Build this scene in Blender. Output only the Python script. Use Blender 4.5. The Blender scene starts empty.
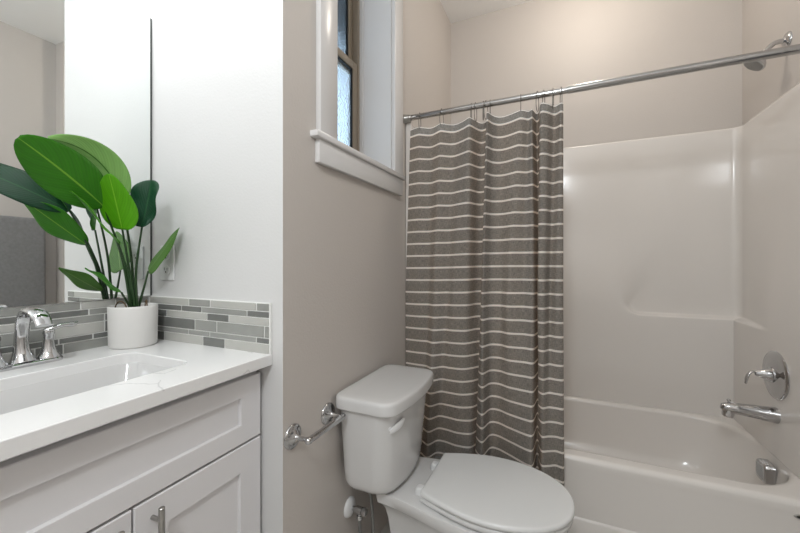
import bpy, bmesh, math, random
from mathutils import Vector, Matrix
random.seed(7)
PI = math.pi
scene = bpy.context.scene
COL = scene.collection

# ------------------------------------------------------------------ camera
H = 1.15
cam_data = bpy.data.cameras.new('camera')
cam_data.sensor_width = 36.0
cam_data.sensor_fit = 'HORIZONTAL'
cam_data.lens = 359.18 * 36.0 / 800.0
cam_data.shift_y = -(266.5 - 261.2) / 800.0
cam_data.clip_start = 0.02
cam = bpy.data.objects.new('camera', cam_data)
COL.objects.link(cam)
cam.location = (0, 0, H)
cam.rotation_euler = (PI / 2, 0, 0.4241)
scene.camera = cam

# ------------------------------------------------------------------ sky, lamps, exposure
scene.view_settings.view_transform = 'Standard'
scene.view_settings.look = 'None'
scene.view_settings.exposure = 0.09
scene.view_settings.gamma = 1.0
scene.view_settings.use_curve_mapping = False

world = bpy.data.worlds.new('sky')
scene.world = world
world.use_nodes = True
bgn = world.node_tree.nodes['Background']
bgn.inputs['Color'].default_value = (0.62, 0.80, 1.0, 1)
bgn.inputs['Strength'].default_value = 1.6


def lamp(name, loc, power, size, color, rot=(0, 0, 0), shape='DISK', size_y=None):
    d = bpy.data.lights.new(name, 'AREA')
    d.shape = shape
    d.size = size
    if size_y:
        d.size_y = size_y
    d.energy = power
    d.color = color
    o = bpy.data.objects.new(name, d)
    COL.objects.link(o)
    o.location = loc
    o.rotation_euler = rot
    return o


def globe(name, loc, power, radius, color):
    d = bpy.data.lights.new(name, 'POINT')
    d.energy = power
    d.shadow_soft_size = radius
    d.color = color
    o = bpy.data.objects.new(name, d)
    COL.objects.link(o)
    o.location = loc
    return o


# small dome light above the tub, added fill globe for soft room light, three-globe light over the mirror
globe('tub_ceiling_lamp', (0.14, 1.90, 2.60), 6.5, 0.07, (1.0, 0.91, 0.80))
globe('room_fill_lamp', (-0.10, -0.55, 2.20), 42.0, 0.13, (0.90, 0.96, 1.0))
for gy in (0.20, 0.43, 0.66):
    globe('vanity_lamp', (-1.165, gy, 2.20), 2.7, 0.055, (0.95, 0.98, 1.0))


# ------------------------------------------------------------------ helpers
def lin(c):
    r = []
    for v in c[:3]:
        v = v / 255.0
        r.append(v / 12.92 if v <= 0.04045 else ((v + 0.055) / 1.055) ** 2.4)
    return (r[0], r[1], r[2], 1.0)


def mat(name, rgb, rough=0.5, metal=0.0, spec=0.5, coat=0.0, bump=None, vary=None):
    m = bpy.data.materials.new(name)
    m.use_nodes = True
    nt = m.node_tree
    b = nt.nodes['Principled BSDF']
    b.inputs['Base Color'].default_value = lin(rgb)
    b.inputs['Roughness'].default_value = rough
    b.inputs['Metallic'].default_value = metal
    b.inputs['Specular IOR Level'].default_value = spec
    b.inputs['Coat Weight'].default_value = coat
    b.inputs['Coat Roughness'].default_value = 0.05
    tc = nt.nodes.new('ShaderNodeTexCoord')
    if bump:
        n = nt.nodes.new('ShaderNodeTexNoise')
        n.inputs['Scale'].default_value = bump[0]
        n.inputs['Detail'].default_value = 3.0
        nt.links.new(tc.outputs['Object'], n.inputs['Vector'])
        bp = nt.nodes.new('ShaderNodeBump')
        bp.inputs['Strength'].default_value = bump[1]
        bp.inputs['Distance'].default_value = bump[2]
        nt.links.new(n.outputs['Fac'], bp.inputs['Height'])
        nt.links.new(bp.outputs['Normal'], b.inputs['Normal'])
    if vary:
        n = nt.nodes.new('ShaderNodeTexNoise')
        n.inputs['Scale'].default_value = vary[0]
        n.inputs['Detail'].default_value = 4.0
        nt.links.new(tc.outputs['Object'], n.inputs['Vector'])
        mx = nt.nodes.new('ShaderNodeMix')
        mx.data_type = 'RGBA'
        mx.inputs[6].default_value = lin(rgb)
        mx.inputs[7].default_value = lin(vary[1])
        nt.links.new(n.outputs['Fac'], mx.inputs[0])
        nt.links.new(mx.outputs[2], b.inputs['Base Color'])
    return m


def root_loc(o):
    while o.parent:
        o = o.parent
    return Vector(o.location)


def finish(me, smooth_angle):
    if smooth_angle is not None:
        me.shade_smooth()
        me.set_sharp_from_angle(angle=math.radians(smooth_angle))


def obj(name, bm, mats, parent=None, smooth=35, recalc=True):
    """one bmesh in world coordinates -> ONE mesh object"""
    if recalc:
        bmesh.ops.recalc_face_normals(bm, faces=bm.faces)
    me = bpy.data.meshes.new(name)
    if parent is not None:
        off = root_loc(parent)
    else:
        xs = [v.co.x for v in bm.verts]; ys = [v.co.y for v in bm.verts]; zs = [v.co.z for v in bm.verts]
        off = Vector(((min(xs) + max(xs)) / 2, (min(ys) + max(ys)) / 2, min(zs)))
    bmesh.ops.translate(bm, verts=bm.verts, vec=-off)
    bm.to_mesh(me)
    bm.free()
    finish(me, smooth)
    for m in (mats if isinstance(mats, (list, tuple)) else [mats]):
        me.materials.append(m)
    o = bpy.data.objects.new(name, me)
    COL.objects.link(o)
    if parent is not None:
        o.parent = parent
    else:
        o.location = off
    return o


def thing(name, label, cat, loc, group=None):
    o = bpy.data.objects.new(name, None)
    o.empty_display_size = 0.05
    COL.objects.link(o)
    o.location = loc
    return tag(o, label, cat, group)


def tag(o, label, cat, group=None):
    o['label'] = label
    o['category'] = cat
    if group:
        o['group'] = group
    return o


def struct(name, bm, m, parent=None, smooth=35):
    o = obj(name, bm, m, parent, smooth)
    if parent is None:
        o['kind'] = 'structure'
    return o


def add_box(bm, x0, x1, y0, y1, z0, z1, bev=0.0, seg=2, mi=0):
    vs = [bm.verts.new(p) for p in ((x0, y0, z0), (x1, y0, z0), (x1, y1, z0), (x0, y1, z0),
                                    (x0, y0, z1), (x1, y0, z1), (x1, y1, z1), (x0, y1, z1))]
    fs = [bm.faces.new([vs[i] for i in q]) for q in ((3, 2, 1, 0), (4, 5, 6, 7), (0, 1, 5, 4), (1, 2, 6, 5), (2, 3, 7, 6), (3, 0, 4, 7))]
    for f in fs:
        f.material_index = mi
    if bev > 0:
        es = list({e for f in fs for e in f.edges})
        r = bmesh.ops.bevel(bm, geom=es, offset=bev, segments=seg, profile=0.5, affect='EDGES')
        for f in r['faces']:
            f.material_index = mi


def box(*a, **k):
    bm = bmesh.new()
    add_box(bm, *a, **k)
    return bm


def add_prism(bm, pts, z0, z1):
    a = [bm.verts.new((p[0], p[1], z0)) for p in pts]
    b = [bm.verts.new((p[0], p[1], z1)) for p in pts]
    n = len(pts)
    bm.faces.new(a[::-1]); bm.faces.new(b)
    for i in range(n):
        bm.faces.new((a[i], a[(i + 1) % n], b[(i + 1) % n], b[i]))


def add_loft(bm, rings, cap0=True, cap1=True, closed=True, wrap=False, mi=0):
    vr = [[bm.verts.new(p) for p in r] for r in rings]
    n = len(rings[0])
    R = len(vr)
    for i in range(R if wrap else R - 1):
        a, b = vr[i], vr[(i + 1) % R]
        for j in range(n if closed else n - 1):
            k = (j + 1) % n
            f = bm.faces.new((a[j], a[k], b[k], b[j]))
            f.material_index = mi
    if not wrap:
        if cap0:
            bm.faces.new(vr[0][::-1]).material_index = mi
        if cap1:
            bm.faces.new(vr[-1]).material_index = mi
    return vr


def frame_of(d):
    d = Vector(d).normalized()
    up = Vector((0, 0, 1)) if abs(d.z) < 0.9 else Vector((1, 0, 0))
    a = d.cross(up).normalized()
    return d, a, a.cross(d).normalized()


def add_tube(bm, pts, rad, n=12, cap=True, flat=None, side=None, mi=0):
    """round (or flattened) tube through pts; rad a number or one per point"""
    pts = [Vector(p) for p in pts]
    rs = rad if isinstance(rad, (list, tuple)) else [rad] * len(pts)
    rings = []
    prev = None
    for i, p in enumerate(pts):
        if i == 0:
            d = pts[1] - p
        elif i == len(pts) - 1:
            d = p - pts[i - 1]
        else:
            d = (pts[i + 1] - p).normalized() + (p - pts[i - 1]).normalized()
        d.normalize()
        if side is not None:
            a = Vector(side) - d * Vector(side).dot(d)
            a.normalize()
        elif prev is None:
            _, a, _ = frame_of(d)
        else:
            a = prev - d * prev.dot(d)
            a.normalize()
        prev = a
        b = d.cross(a)
        fx = 1.0 if flat is None else (flat[i] if isinstance(flat, (list, tuple)) else flat)
        rings.append([p + a * rs[i] * math.cos(t) + b * rs[i] * fx * math.sin(t)
                      for t in (2 * PI * j / n for j in range(n))])
    add_loft(bm, rings, cap, cap, mi=mi)


def add_lathe(bm, origin, axis, prof, n=24, mi=0):
    """prof: list of (distance along axis, radius)"""
    d, a, b = frame_of(axis)
    o = Vector(origin)
    rings = [[o + d * h + (a * math.cos(t) + b * math.sin(t)) * max(r, 1e-5)
              for t in (2 * PI * j / n for j in range(n))] for h, r in prof]
    add_loft(bm, rings, mi=mi)


def lathe(origin, axis, prof, n=24):
    bm = bmesh.new()
    add_lathe(bm, origin, axis, prof, n)
    return bm


def tube(*a, **k):
    bm = bmesh.new()
    add_tube(bm, *a, **k)
    return bm


def rr(x0, x1, y0, y1, r, ns=6, nc=6):
    """rounded rectangle in plan, same point count for every size"""
    r = max(min(r, (x1 - x0) / 2 - 1e-4, (y1 - y0) / 2 - 1e-4), 1e-5)
    out = []
    cs = [(x1 - r, y0 + r, -PI / 2), (x1 - r, y1 - r, 0), (x0 + r, y1 - r, PI / 2), (x0 + r, y0 + r, PI)]
    for k, (cx, cy, a0) in enumerate(cs):
        arc = [(cx + r * math.cos(a0 + PI / 2 * j / nc), cy + r * math.sin(a0 + PI / 2 * j / nc)) for j in range(nc + 1)]
        out += arc
        nx, ny, na = cs[(k + 1) % 4]
        q = (nx + r * math.cos(na), ny + r * math.sin(na))
        e = arc[-1]
        for j in range(1, ns):
            t = j / ns
            out.append((e[0] + (q[0] - e[0]) * t, e[1] + (q[1] - e[1]) * t))
    return out


def cr(pts, n):
    """Catmull-Rom resample of control points (tuples) to n points"""
    P = [Vector(p) for p in pts]
    P = [P[0] * 2 - P[1]] + P + [P[-1] * 2 - P[-2]]
    m = len(P) - 3
    out = []
    for i in range(n):
        t = i / (n - 1) * m
        k = min(int(t), m - 1)
        u = t - k
        a, b, c, d = P[k:k + 4]
        out.append(0.5 * ((2 * b) + (c - a) * u + (2 * a - 5 * b + 4 * c - d) * u * u + (3 * b - a - 3 * c + d) * u ** 3))
    return out


def sm(a, b, x):
    t = min(1.0, max(0.0, (x - a) / (b - a)))
    return t * t * (3 - 2 * t)


# ------------------------------------------------------------------ materials
M_wall = mat('wall_paint', (200, 193, 187), 0.55, bump=(150, 0.25, 0.003))
M_lit_wall = mat('lit_wall_paint', (213, 212, 211), 0.5, bump=(130, 0.16, 0.003))  # same paint as the other walls, vanity light put into a lighter colour
M_ceiling = mat('ceiling_paint', (246, 245, 243), 0.7, bump=(120, 0.2, 0.003))
M_trim = mat('trim_paint', (219, 217, 216), 0.22)
M_cab = mat('cabinet_paint', (226, 224, 225), 0.35)
M_chrome = mat('chrome', (196, 196, 197), 0.06, metal=1.0)
M_rod = mat('polished_rod', (176, 175, 174), 0.13, metal=1.0)
M_hook = mat('hook_metal', (120, 116, 110), 0.3, metal=1.0)
M_nickel = mat('brushed_nickel', (172, 170, 166), 0.28, metal=1.0)
M_porcelain = mat('porcelain', (212, 211, 210), 0.09, coat=0.3)
M_seat = mat('seat_plastic', (218, 218, 217), 0.2)
M_fibre = mat('acrylic', (226, 221, 216), 0.14, coat=0.2)
M_pot = mat('ceramic_pot', (224, 222, 219), 0.5, bump=(300, 0.08, 0.001))
M_plastic = mat('white_plastic', (226, 226, 226), 0.3)
M_dark = mat('dark_void', (30, 30, 30), 0.6)
M_frame = mat('window_vinyl', (158, 145, 128), 0.4)
M_soil = mat('potting_soil', (62, 48, 38), 0.9, bump=(160, 1.0, 0.01))
M_root = mat('dried_root', (96, 76, 50), 0.7)
M_stem = mat('plant_stem', (32, 62, 26), 0.4)
M_towel = mat('grey_terry', (150, 149, 149), 0.95, bump=(420, 0.9, 0.004), vary=(60, (124, 122, 122)))
M_floor = mat('floor_vinyl', (206, 203, 198), 0.4, vary=(6, (188, 184, 178)))
M_grout = mat('grout', (236, 236, 233), 0.8)
M_edge_gap = mat('mirror_edge_gap_shade', (70, 74, 72), 0.25)  # mirror's dark edge, also the shade colour of the gap beside it
M_soffit = mat('painted_soffit', (70, 72, 74), 0.8)
M_hose = mat('braided_hose', (150, 150, 148), 0.35, metal=0.8, bump=(900, 0.6, 0.002))

M_mirror = mat('mirror_silver', (244, 247, 246), 0.0, metal=1.0)

# quartz with faint grey veins
M_quartz = mat('quartz', (236, 235, 234), 0.16)
nt = M_quartz.node_tree
tc = [n for n in nt.nodes if n.type == 'TEX_COORD'][0]
nz = nt.nodes.new('ShaderNodeTexNoise'); nz.inputs['Scale'].default_value = 5.0; nz.inputs['Detail'].default_value = 6.0
mp = nt.nodes.new('ShaderNodeMix'); mp.data_type = 'VECTOR'; mp.inputs[0].default_value = 0.16
vo = nt.nodes.new('ShaderNodeTexVoronoi'); vo.feature = 'DISTANCE_TO_EDGE'; vo.inputs['Scale'].default_value = 4.2
rp = nt.nodes.new('ShaderNodeValToRGB')
rp.color_ramp.elements[0].position = 0.0; rp.color_ramp.elements[0].color = lin((206, 205, 205))
rp.color_ramp.elements[1].position = 0.012; rp.color_ramp.elements[1].color = lin((236, 235, 234))
nt.links.new(tc.outputs['Object'], nz.inputs['Vector'])
nt.links.new(tc.outputs['Object'], mp.inputs[4])
nt.links.new(nz.outputs['Color'], mp.inputs[5])
nt.links.new(mp.outputs[1], vo.inputs['Vector'])
nt.links.new(vo.outputs['Distance'], rp.inputs['Fac'])
nz2 = nt.nodes.new('ShaderNodeTexNoise'); nz2.inputs['Scale'].default_value = 7.0
gt = nt.nodes.new('ShaderNodeMath'); gt.operation = 'GREATER_THAN'; gt.inputs[1].default_value = 0.53
mq = nt.nodes.new('ShaderNodeMix'); mq.data_type = 'RGBA'; mq.inputs[6].default_value = lin((236, 235, 234))
nt.links.new(tc.outputs['Object'], nz2.inputs['Vector'])
nt.links.new(nz2.outputs['Fac'], gt.inputs[0])
nt.links.new(gt.outputs[0], mq.inputs[0])
nt.links.new(rp.outputs['Color'], mq.inputs[7])
nt.links.new(mq.outputs[2], nt.nodes['Principled BSDF'].inputs['Base Color'])

# mosaic tiles (three glass tones)
TILES = [mat('glass_tile_' + n, c, 0.12, vary=(30, v)) for n, c, v in
         (('pale', (178, 177, 171), (190, 189, 184)), ('mid', (140, 141, 137), (160, 160, 155)), ('deep', (104, 106, 104), (126, 126, 122)))]

# obscure window glass
M_glass = bpy.data.materials.new('obscure_glass'); M_glass.use_nodes = True
nt = M_glass.node_tree; b = nt.nodes['Principled BSDF']
b.inputs['Base Color'].default_value = (0.86, 0.93, 0.96, 1)
b.inputs['Roughness'].default_value = 0.22
b.inputs['IOR'].default_value = 1.2
b.inputs['Transmission Weight'].default_value = 1.0
tc = nt.nodes.new('ShaderNodeTexCoord'); vo = nt.nodes.new('ShaderNodeTexVoronoi'); vo.inputs['Scale'].default_value = 140
bp = nt.nodes.new('ShaderNodeBump'); bp.inputs['Strength'].default_value = 0.6; bp.inputs['Distance'].default_value = 0.003
nt.links.new(tc.outputs['Object'], vo.inputs['Vector']); nt.links.new(vo.outputs['Distance'], bp.inputs['Height'])
nt.links.new(bp.outputs['Normal'], b.inputs['Normal'])

# striped curtain: stripes follow the cloth's own v coordinate (metres below the top hem)
M_curtain = mat('striped_linen', (112, 106, 101), 0.92)
nt = M_curtain.node_tree; b = nt.nodes['Principled BSDF']
uv = nt.nodes.new('ShaderNodeUVMap'); uv.uv_map = 'UVMap'
sx = nt.nodes.new('ShaderNodeSeparateXYZ'); nt.links.new(uv.outputs['UV'], sx.inputs[0])


def mth(op, a, bb=None):
    n = nt.nodes.new('ShaderNodeMath'); n.operation = op
    for i, v in enumerate((a, bb)):
        if v is None:
            continue
        if isinstance(v, (int, float)):
            n.inputs[i].default_value = v
        else:
            nt.links.new(v, n.inputs[i])
    return n.outputs[0]


PITCH = 0.0565
ph = mth('FRACT', mth('DIVIDE', mth('ADD', sx.outputs['Y'], PITCH - 0.036 + 0.0045), PITCH))
line = mth('LESS_THAN', ph, 0.0085 / PITCH)
line = mth('MULTIPLY', line, mth('LESS_THAN', sx.outputs['Y'], 1.525))
line = mth('MAXIMUM', line, mth('LESS_THAN', sx.outputs['Y'], 0.0035))
hem = mth('MAXIMUM', mth('LESS_THAN', sx.outputs['Y'], 0.034), mth('GREATER_THAN', sx.outputs['Y'], 1.520))
w1 = nt.nodes.new('ShaderNodeTexNoise'); w1.inputs['Scale'].default_value = 1.0; w1.inputs['Detail'].default_value = 2
mpn = nt.nodes.new('ShaderNodeMapping'); mpn.inputs['Scale'].default_value = (60, 700, 1)
nt.links.new(uv.outputs['UV'], mpn.inputs['Vector']); nt.links.new(mpn.outputs[0], w1.inputs['Vector'])
w2 = nt.nodes.new('ShaderNodeTexNoise'); w2.inputs['Scale'].default_value = 1.0; w2.inputs['Detail'].default_value = 2
mpn2 = nt.nodes.new('ShaderNodeMapping'); mpn2.inputs['Scale'].default_value = (700, 60, 1)
nt.links.new(uv.outputs['UV'], mpn2.inputs['Vector']); nt.links.new(mpn2.outputs[0], w2.inputs['Vector'])
wv = mth('MULTIPLY', mth('ADD', w1.outputs['Fac'], w2.outputs['Fac']), 0.5)
r1 = nt.nodes.new('ShaderNodeValToRGB')
r1.color_ramp.elements[0].position = 0.3; r1.color_ramp.elements[0].color = lin((106, 104, 100))
r1.color_ramp.elements[1].position = 0.7; r1.color_ramp.elements[1].color = lin((180, 176, 170))
nt.links.new(wv, r1.inputs['Fac'])
mc = nt.nodes.new('ShaderNodeMix'); mc.data_type = 'RGBA'
nt.links.new(line, mc.inputs[0]); nt.links.new(r1.outputs['Color'], mc.inputs[6]); mc.inputs[7].default_value = lin((250, 249, 246))
nt.links.new(mc.outputs[2], b.inputs['Base Color'])
bp = nt.nodes.new('ShaderNodeBump'); bp.inputs['Strength'].default_value = 0.25; bp.inputs['Distance'].default_value = 0.001
nt.links.new(wv, bp.inputs['Height']); nt.links.new(bp.outputs['Normal'], b.inputs['Normal'])
tl = nt.nodes.new('ShaderNodeBsdfTranslucent'); tw_ = nt.nodes.new('ShaderNodeMix'); tw_.data_type = 'RGBA'; tw_.blend_type = 'MULTIPLY'; tw_.inputs[0].default_value = 1.0; tw_.inputs[7].default_value = (1.0, 0.80, 0.63, 1)
nt.links.new(mc.outputs[2], tw_.inputs[6]); nt.links.new(tw_.outputs[2], tl.inputs['Color'])
ms = nt.nodes.new('ShaderNodeMixShader'); nt.links.new(mth('SUBTRACT', 0.46, mth('MULTIPLY', hem, 0.28)), ms.inputs[0])
nt.links.new(b.outputs[0], ms.inputs[1]); nt.links.new(tl.outputs[0], ms.inputs[2])
nt.links.new(ms.outputs[0], nt.nodes['Material Output'].inputs['Surface'])


def leaf_mat(name, rgb, rib, rough, coat):
    m = mat(name, rgb, rough, coat=coat)
    nt = m.node_tree; b = nt.nodes['Principled BSDF']
    uv = nt.nodes.new('ShaderNodeUVMap'); uv.uv_map = 'UVMap'
    sx = nt.nodes.new('ShaderNodeSeparateXYZ'); nt.links.new(uv.outputs['UV'], sx.inputs[0])

    def mt(op, a, bb=None):
        n = nt.nodes.new('ShaderNodeMath'); n.operation = op
        for i, v in enumerate((a, bb)):
            if v is None:
                continue
            if isinstance(v, (int, float)):
                n.inputs[i].default_value = v
            else:
                nt.links.new(v, n.inputs[i])
        return n.outputs[0]
    av = mt('ABSOLUTE', sx.outputs['Y'])
    ribm = mt('LESS_THAN', av, 0.035)
    vein = mt('SINE', mt('MULTIPLY', mt('SUBTRACT', sx.outputs['X'], mt('MULTIPLY', av, 0.10)), 420.0))
    vein2 = mt('SINE', mt('MULTIPLY', mt('SUBTRACT', sx.outputs['X'], mt('MULTIPLY', av, 0.10)), 150.0))
    vf = mt('MULTIPLY', mt('ADD', mt('ADD', vein, vein2), 2.0), 0.07)
    mx = nt.nodes.new('ShaderNodeMix'); mx.data_type = 'RGBA'
    mx.inputs[6].default_value = lin(rgb); mx.inputs[7].default_value = lin([min(255, v * 0.72) for v in rgb])
    nt.links.new(vf, mx.inputs[0])
    m2 = nt.nodes.new('ShaderNodeMix'); m2.data_type = 'RGBA'; m2.inputs[7].default_value = lin(rib)
    nt.links.new(ribm, m2.inputs[0]); nt.links.new(mx.outputs[2], m2.inputs[6])
    nt.links.new(m2.outputs[2], b.inputs['Base Color'])
    bp = nt.nodes.new('ShaderNodeBump'); bp.inputs['Strength'].default_value = 0.22; bp.inputs['Distance'].default_value = 0.001
    nt.links.new(vein, bp.inputs['Height']); nt.links.new(bp.outputs['Normal'], b.inputs['Normal'])
    b.inputs['Specular IOR Level'].default_value = 0.28
    return m


M_leaf_top = leaf_mat('leaf_glossy_top', (8, 62, 34), (30, 84, 44), 0.45, 0.0)
M_leaf_under = leaf_mat('leaf_underside', (54, 126, 14), (118, 172, 50), 0.5, 0.0)
M_leaf_young = leaf_mat('leaf_young_underside', (92, 168, 22), (128, 190, 52), 0.5, 0.0)
M_leaf_pale = leaf_mat('leaf_pale_underside', (126, 172, 92), (60, 110, 40), 0.45, 0.1)
M_leaf_olive = leaf_mat('leaf_olive_underside', (74, 118, 42), (112, 146, 74), 0.5, 0.0)

# ------------------------------------------------------------------ room shell
XM, YW, XW = -1.286, 0.771, -0.703       # mirror wall, vanity side wall, window wall
YB, XR, XF = 2.41, 0.845, 0.954           # back wall, alcove end wall, towel wall
ZC = 2.794
YREAR = -1.3
struct('floor', box(-1.45, 1.1, -1.45, 2.55, -0.06, 0.0), M_floor)
struct('ceiling', box(-1.45, 1.1, -1.45, 2.55, ZC, ZC + 0.06), M_ceiling)
struct('wall_left', box(XM - 0.12, XM, YREAR, 0.988, 0, ZC), M_lit_wall)
bm = bmesh.new(); add_prism(bm, [(XM, YW), (XW, YW), (-0.92, 0.988), (XM, 0.988)], 0, ZC)
struct('wall_vanity', bm, M_lit_wall)
bm = bmesh.new()
add_prism(bm, [(XW, YW), (XW, 0.995), (-0.92, 0.995), (-0.92, 0.988)], 0, ZC)
add_box(bm, -0.92, XW, 0.995, 1.475, 0, 1.525)
add_box(bm, -0.92, XW, 0.995, 1.475, 2.58, ZC)
add_box(bm, -0.92, XW, 1.475, YB + 0.12, 0, ZC)
struct('wall_window', bm, M_wall)
struct('wall_back', box(XW, 1.1, YB, YB + 0.12, 0, ZC), M_wall)
struct('wall_right', box(XR, 1.1, 1.41, YB, 0, ZC), M_wall)
struct('wall_towel', box(XF, XF + 0.12, YREAR, 1.41, 0, ZC), M_wall)
struct('wall_rear', box(XM - 0.12, XF + 0.12, YREAR - 0.12, YREAR, 0, ZC), M_wall)
# what lies outside the window: the eave above it
struct('trim_1', box(-1.50, -0.925, 0.4, 3.4, 2.62, 2.66), M_soffit)

# ------------------------------------------------------------------ window
win = bpy.data.objects.new('window_1', None); COL.objects.link(win)
win.location = (-0.80, 1.235, 1.525); win['kind'] = 'structure'
ZS = 1.552
B = 0.0025
obj('casing', box(XW, -0.684, 0.916, 1.010, ZS, 2.66, bev=B), M_trim, win)
obj('casing', box(XW, -0.684, 1.463, 1.553, ZS, 2.66, bev=B), M_trim, win)
obj('window_sill', box(-0.862, -0.675, 0.888, 1.562, ZS - 0.020, ZS, bev=0.004), M_trim, win)
obj('apron', box(XW, -0.685, 0.912, 1.551, 1.458, ZS - 0.020, bev=B), M_trim, win)
obj('jamb', box(-0.86, XW, 0.995, 1.010, ZS, 2.58), M_trim, win)
bm = box(-0.86, XW, 1.458, 1.475, ZS, 2.58)
add_box(bm, -0.862, -0.845, 1.450, 1.458, ZS, 2.58)
obj('jamb', bm, M_trim, win)
obj('jamb', box(-0.86, XW, 1.009, 1.458, 2.562, 2.58), M_trim, win)
bm = bmesh.new()
for a in ((0.997, 1.024, 1.527, 2.578), (1.436, 1.473, 1.527, 2.578)):
    add_box(bm, -0.915, -0.862, *a)
add_box(bm, -0.915, -0.862, 1.024, 1.436, 1.527, 1.565)
add_box(bm, -0.915, -0.862, 1.024, 1.436, 2.545, 2.578)
obj('window_frame', bm, M_frame, win)


def sash(x0, x1, z0, z1, rail):
    bm = bmesh.new()
    y0, y1 = 1.024, 1.436
    add_box(bm, x0, x1, y0, y0 + rail, z0, z1, bev=0.002)
    add_box(bm, x0, x1, y1 - rail, y1, z0, z1, bev=0.002)
    add_box(bm, x0, x1, y0 + rail, y1 - rail, z0, z0 + rail, bev=0.002)
    add_box(bm, x0, x1, y0 + rail, y1 - rail, z1 - rail, z1, bev=0.002)
    s = obj('sash', bm, M_frame, win)
    xm = (x0 + x1) / 2
    bm = bmesh.new(); q = 0.005
    for a in ((y0 + rail, y0 + rail + q, z0 + rail, z1 - rail), (y1 - rail - q, y1 - rail, z0 + rail, z1 - rail), (y0 + rail, y1 - rail, z1 - rail - q, z1 - rail), (y0 + rail, y1 - rail, z0 + rail, z0 + rail + q)):
        add_box(bm, xm - 0.006, xm + 0.006, *a)
    obj('gasket', bm, M_dark, s, smooth=None)
    obj('pane', box(xm - 0.002, xm + 0.002, y0 + rail, y1 - rail, z0 + rail, z1 - rail), M_glass, s)
    return s


lower = sash(-0.888, -0.866, 1.565, 2.06, 0.034)
upper = sash(-0.914, -0.892, 2.02, 2.545, 0.030)
obj('sash_lock', box(-0.866, -0.850, 1.215, 1.255, 2.035, 2.055, bev=0.004), M_frame, lower)

# ------------------------------------------------------------------ vanity
XFACE = -0.775
van = thing('vanity_cabinet', 'white shaker vanity cabinet with two doors under the quartz counter', 'cabinet', (-1.03, 0.43, 0))
bm = bmesh.new()
add_box(bm, -1.284, -0.797, 0.098, 0.116, 0, 0.86)
add_box(bm, -1.284, -0.797, 0.748, 0.767, 0, 0.86)
add_box(bm, -1.284, -0.815, 0.116, 0.748, 0.10, 0.118)
add_box(bm, -1.284, -1.276, 0.116, 0.748, 0.118, 0.80)
add_box(bm, -0.815, -0.797, 0.116, 0.748, 0.826, 0.86)
add_box(bm, -0.815, -0.797, 0.116, 0.748, 0.640, 0.68)
add_box(bm, -0.815, -0.797, 0.116, 0.748, 0.10, 0.14)
add_box(bm, -0.815, -0.797, 0.415, 0.447, 0.14, 0.640)
add_box(bm, -0.875, -0.86, 0.116, 0.748, 0.0, 0.10)
obj('body', bm, M_cab, van)


def shaker(y0, y1, z0, z1, fy, fz):
    bm = bmesh.new()
    xb, xf = -0.797, XFACE

    def ring(x, d, e=0):
        return [(x, p[0], p[1]) for p in rr(y0 + d + (fy if e else 0), y1 - d - (fy if e else 0),
                                            z0 + d + (fz if e else 0), z1 - d - (fz if e else 0), 0.0006, 2, 1)]
    add_loft(bm, [ring(xb, 0), ring(xf - 0.002, 0), ring(xf, 0.002), ring(xf, -0.001, 1), ring(xf - 0.001, 0, 1),
                  ring(xf - 0.009, 0.001, 1)])
    return bm


obj('drawer_front', shaker(0.100, 0.762, 0.664, 0.836, 0.068, 0.050), M_cab, van, smooth=25)
for y0, y1, hy in ((0.433, 0.762, 0.468), (0.100, 0.429, 0.394)):
    d = obj('door', shaker(y0, y1, 0.118, 0.658, 0.070, 0.070), M_cab, van, smooth=25)
    bm = bmesh.new()
    xh = -0.745
    add_lathe(bm, (xh, hy, 0.495), (0, 0, 1), [(0, 0.0045), (0.001, 0.006), (0.151, 0.006), (0.1525, 0.0045)], 16)
    for z in (0.523, 0.619):
        add_tube(bm, [(XFACE, hy, z), (xh, hy, z)], 0.0045, 10)
    obj('handle', bm, M_nickel, d)['label'] = 'brushed metal bar handle'

# countertop with sink cut-out
SX0, SX1, SY0, SY1 = -1.128, -0.868, 0.236, 0.624
CX0, CX1, CY0, CY1 = XM, -0.741, 0.085, YW
bm = bmesh.new()


def cring(o, i, z, outer):
    if outer:
        return [(p[0], p[1], z) for p in rr(CX0, CX1 - o, CY0 + o, CY1, 0.002, 8, 6)]
    return [(p[0], p[1], z) for p in rr(SX0 - i, SX1 + i, SY0 - i, SY1 + i, 0.035 + i, 8, 6)]


add_loft(bm, [cring(0, 0, 0.86, True), cring(0, 0, 0.888, True), cring(0.002, 0, 0.89, True),
              cring(0, 0.002, 0.89, False), cring(0, 0, 0.888, False), cring(0, 0, 0.86, False)], wrap=True)
ct = obj('countertop', bm, M_quartz)
tag(ct, 'white quartz countertop with faint grey veins on the vanity', 'countertop')

bm = bmesh.new()


def sring(d, z, r, ex=0.0):
    return [(p[0], p[1], z) for p in rr(SX0 + d, SX1 - d, SY0 + d + ex, SY1 - d - ex, r, 8, 6)]


add_loft(bm, [sring(-0.02, 0.8595, 0.05), sring(-0.006, 0.8595, 0.04), sring(-0.004, 0.855, 0.04), sring(0.006, 0.80, 0.045),
              sring(0.018, 0.758, 0.05, 0.03), sring(0.035, 0.742, 0.05, 0.05), sring(0.075, 0.736, 0.03, 0.09),
              sring(0.105, 0.734, 0.02, 0.15)], cap0=False)
bmesh.ops.reverse_faces(bm, faces=bm.faces)
sink = obj('sink', bm, M_porcelain, recalc=False, smooth=60)
md = sink.modifiers.new('thick', 'SOLIDIFY'); md.thickness = 0.008; md.offset = -1
tag(sink, 'white rectangular undermount sink below the faucet', 'sink')
obj('drain', lathe((-1.0, 0.43, 0.7345), (0, 0, 1), [(0, 0.02), (0.002, 0.021), (0.003, 0.018), (0.0025, 0.002)], 24), M_chrome, sink)

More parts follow.
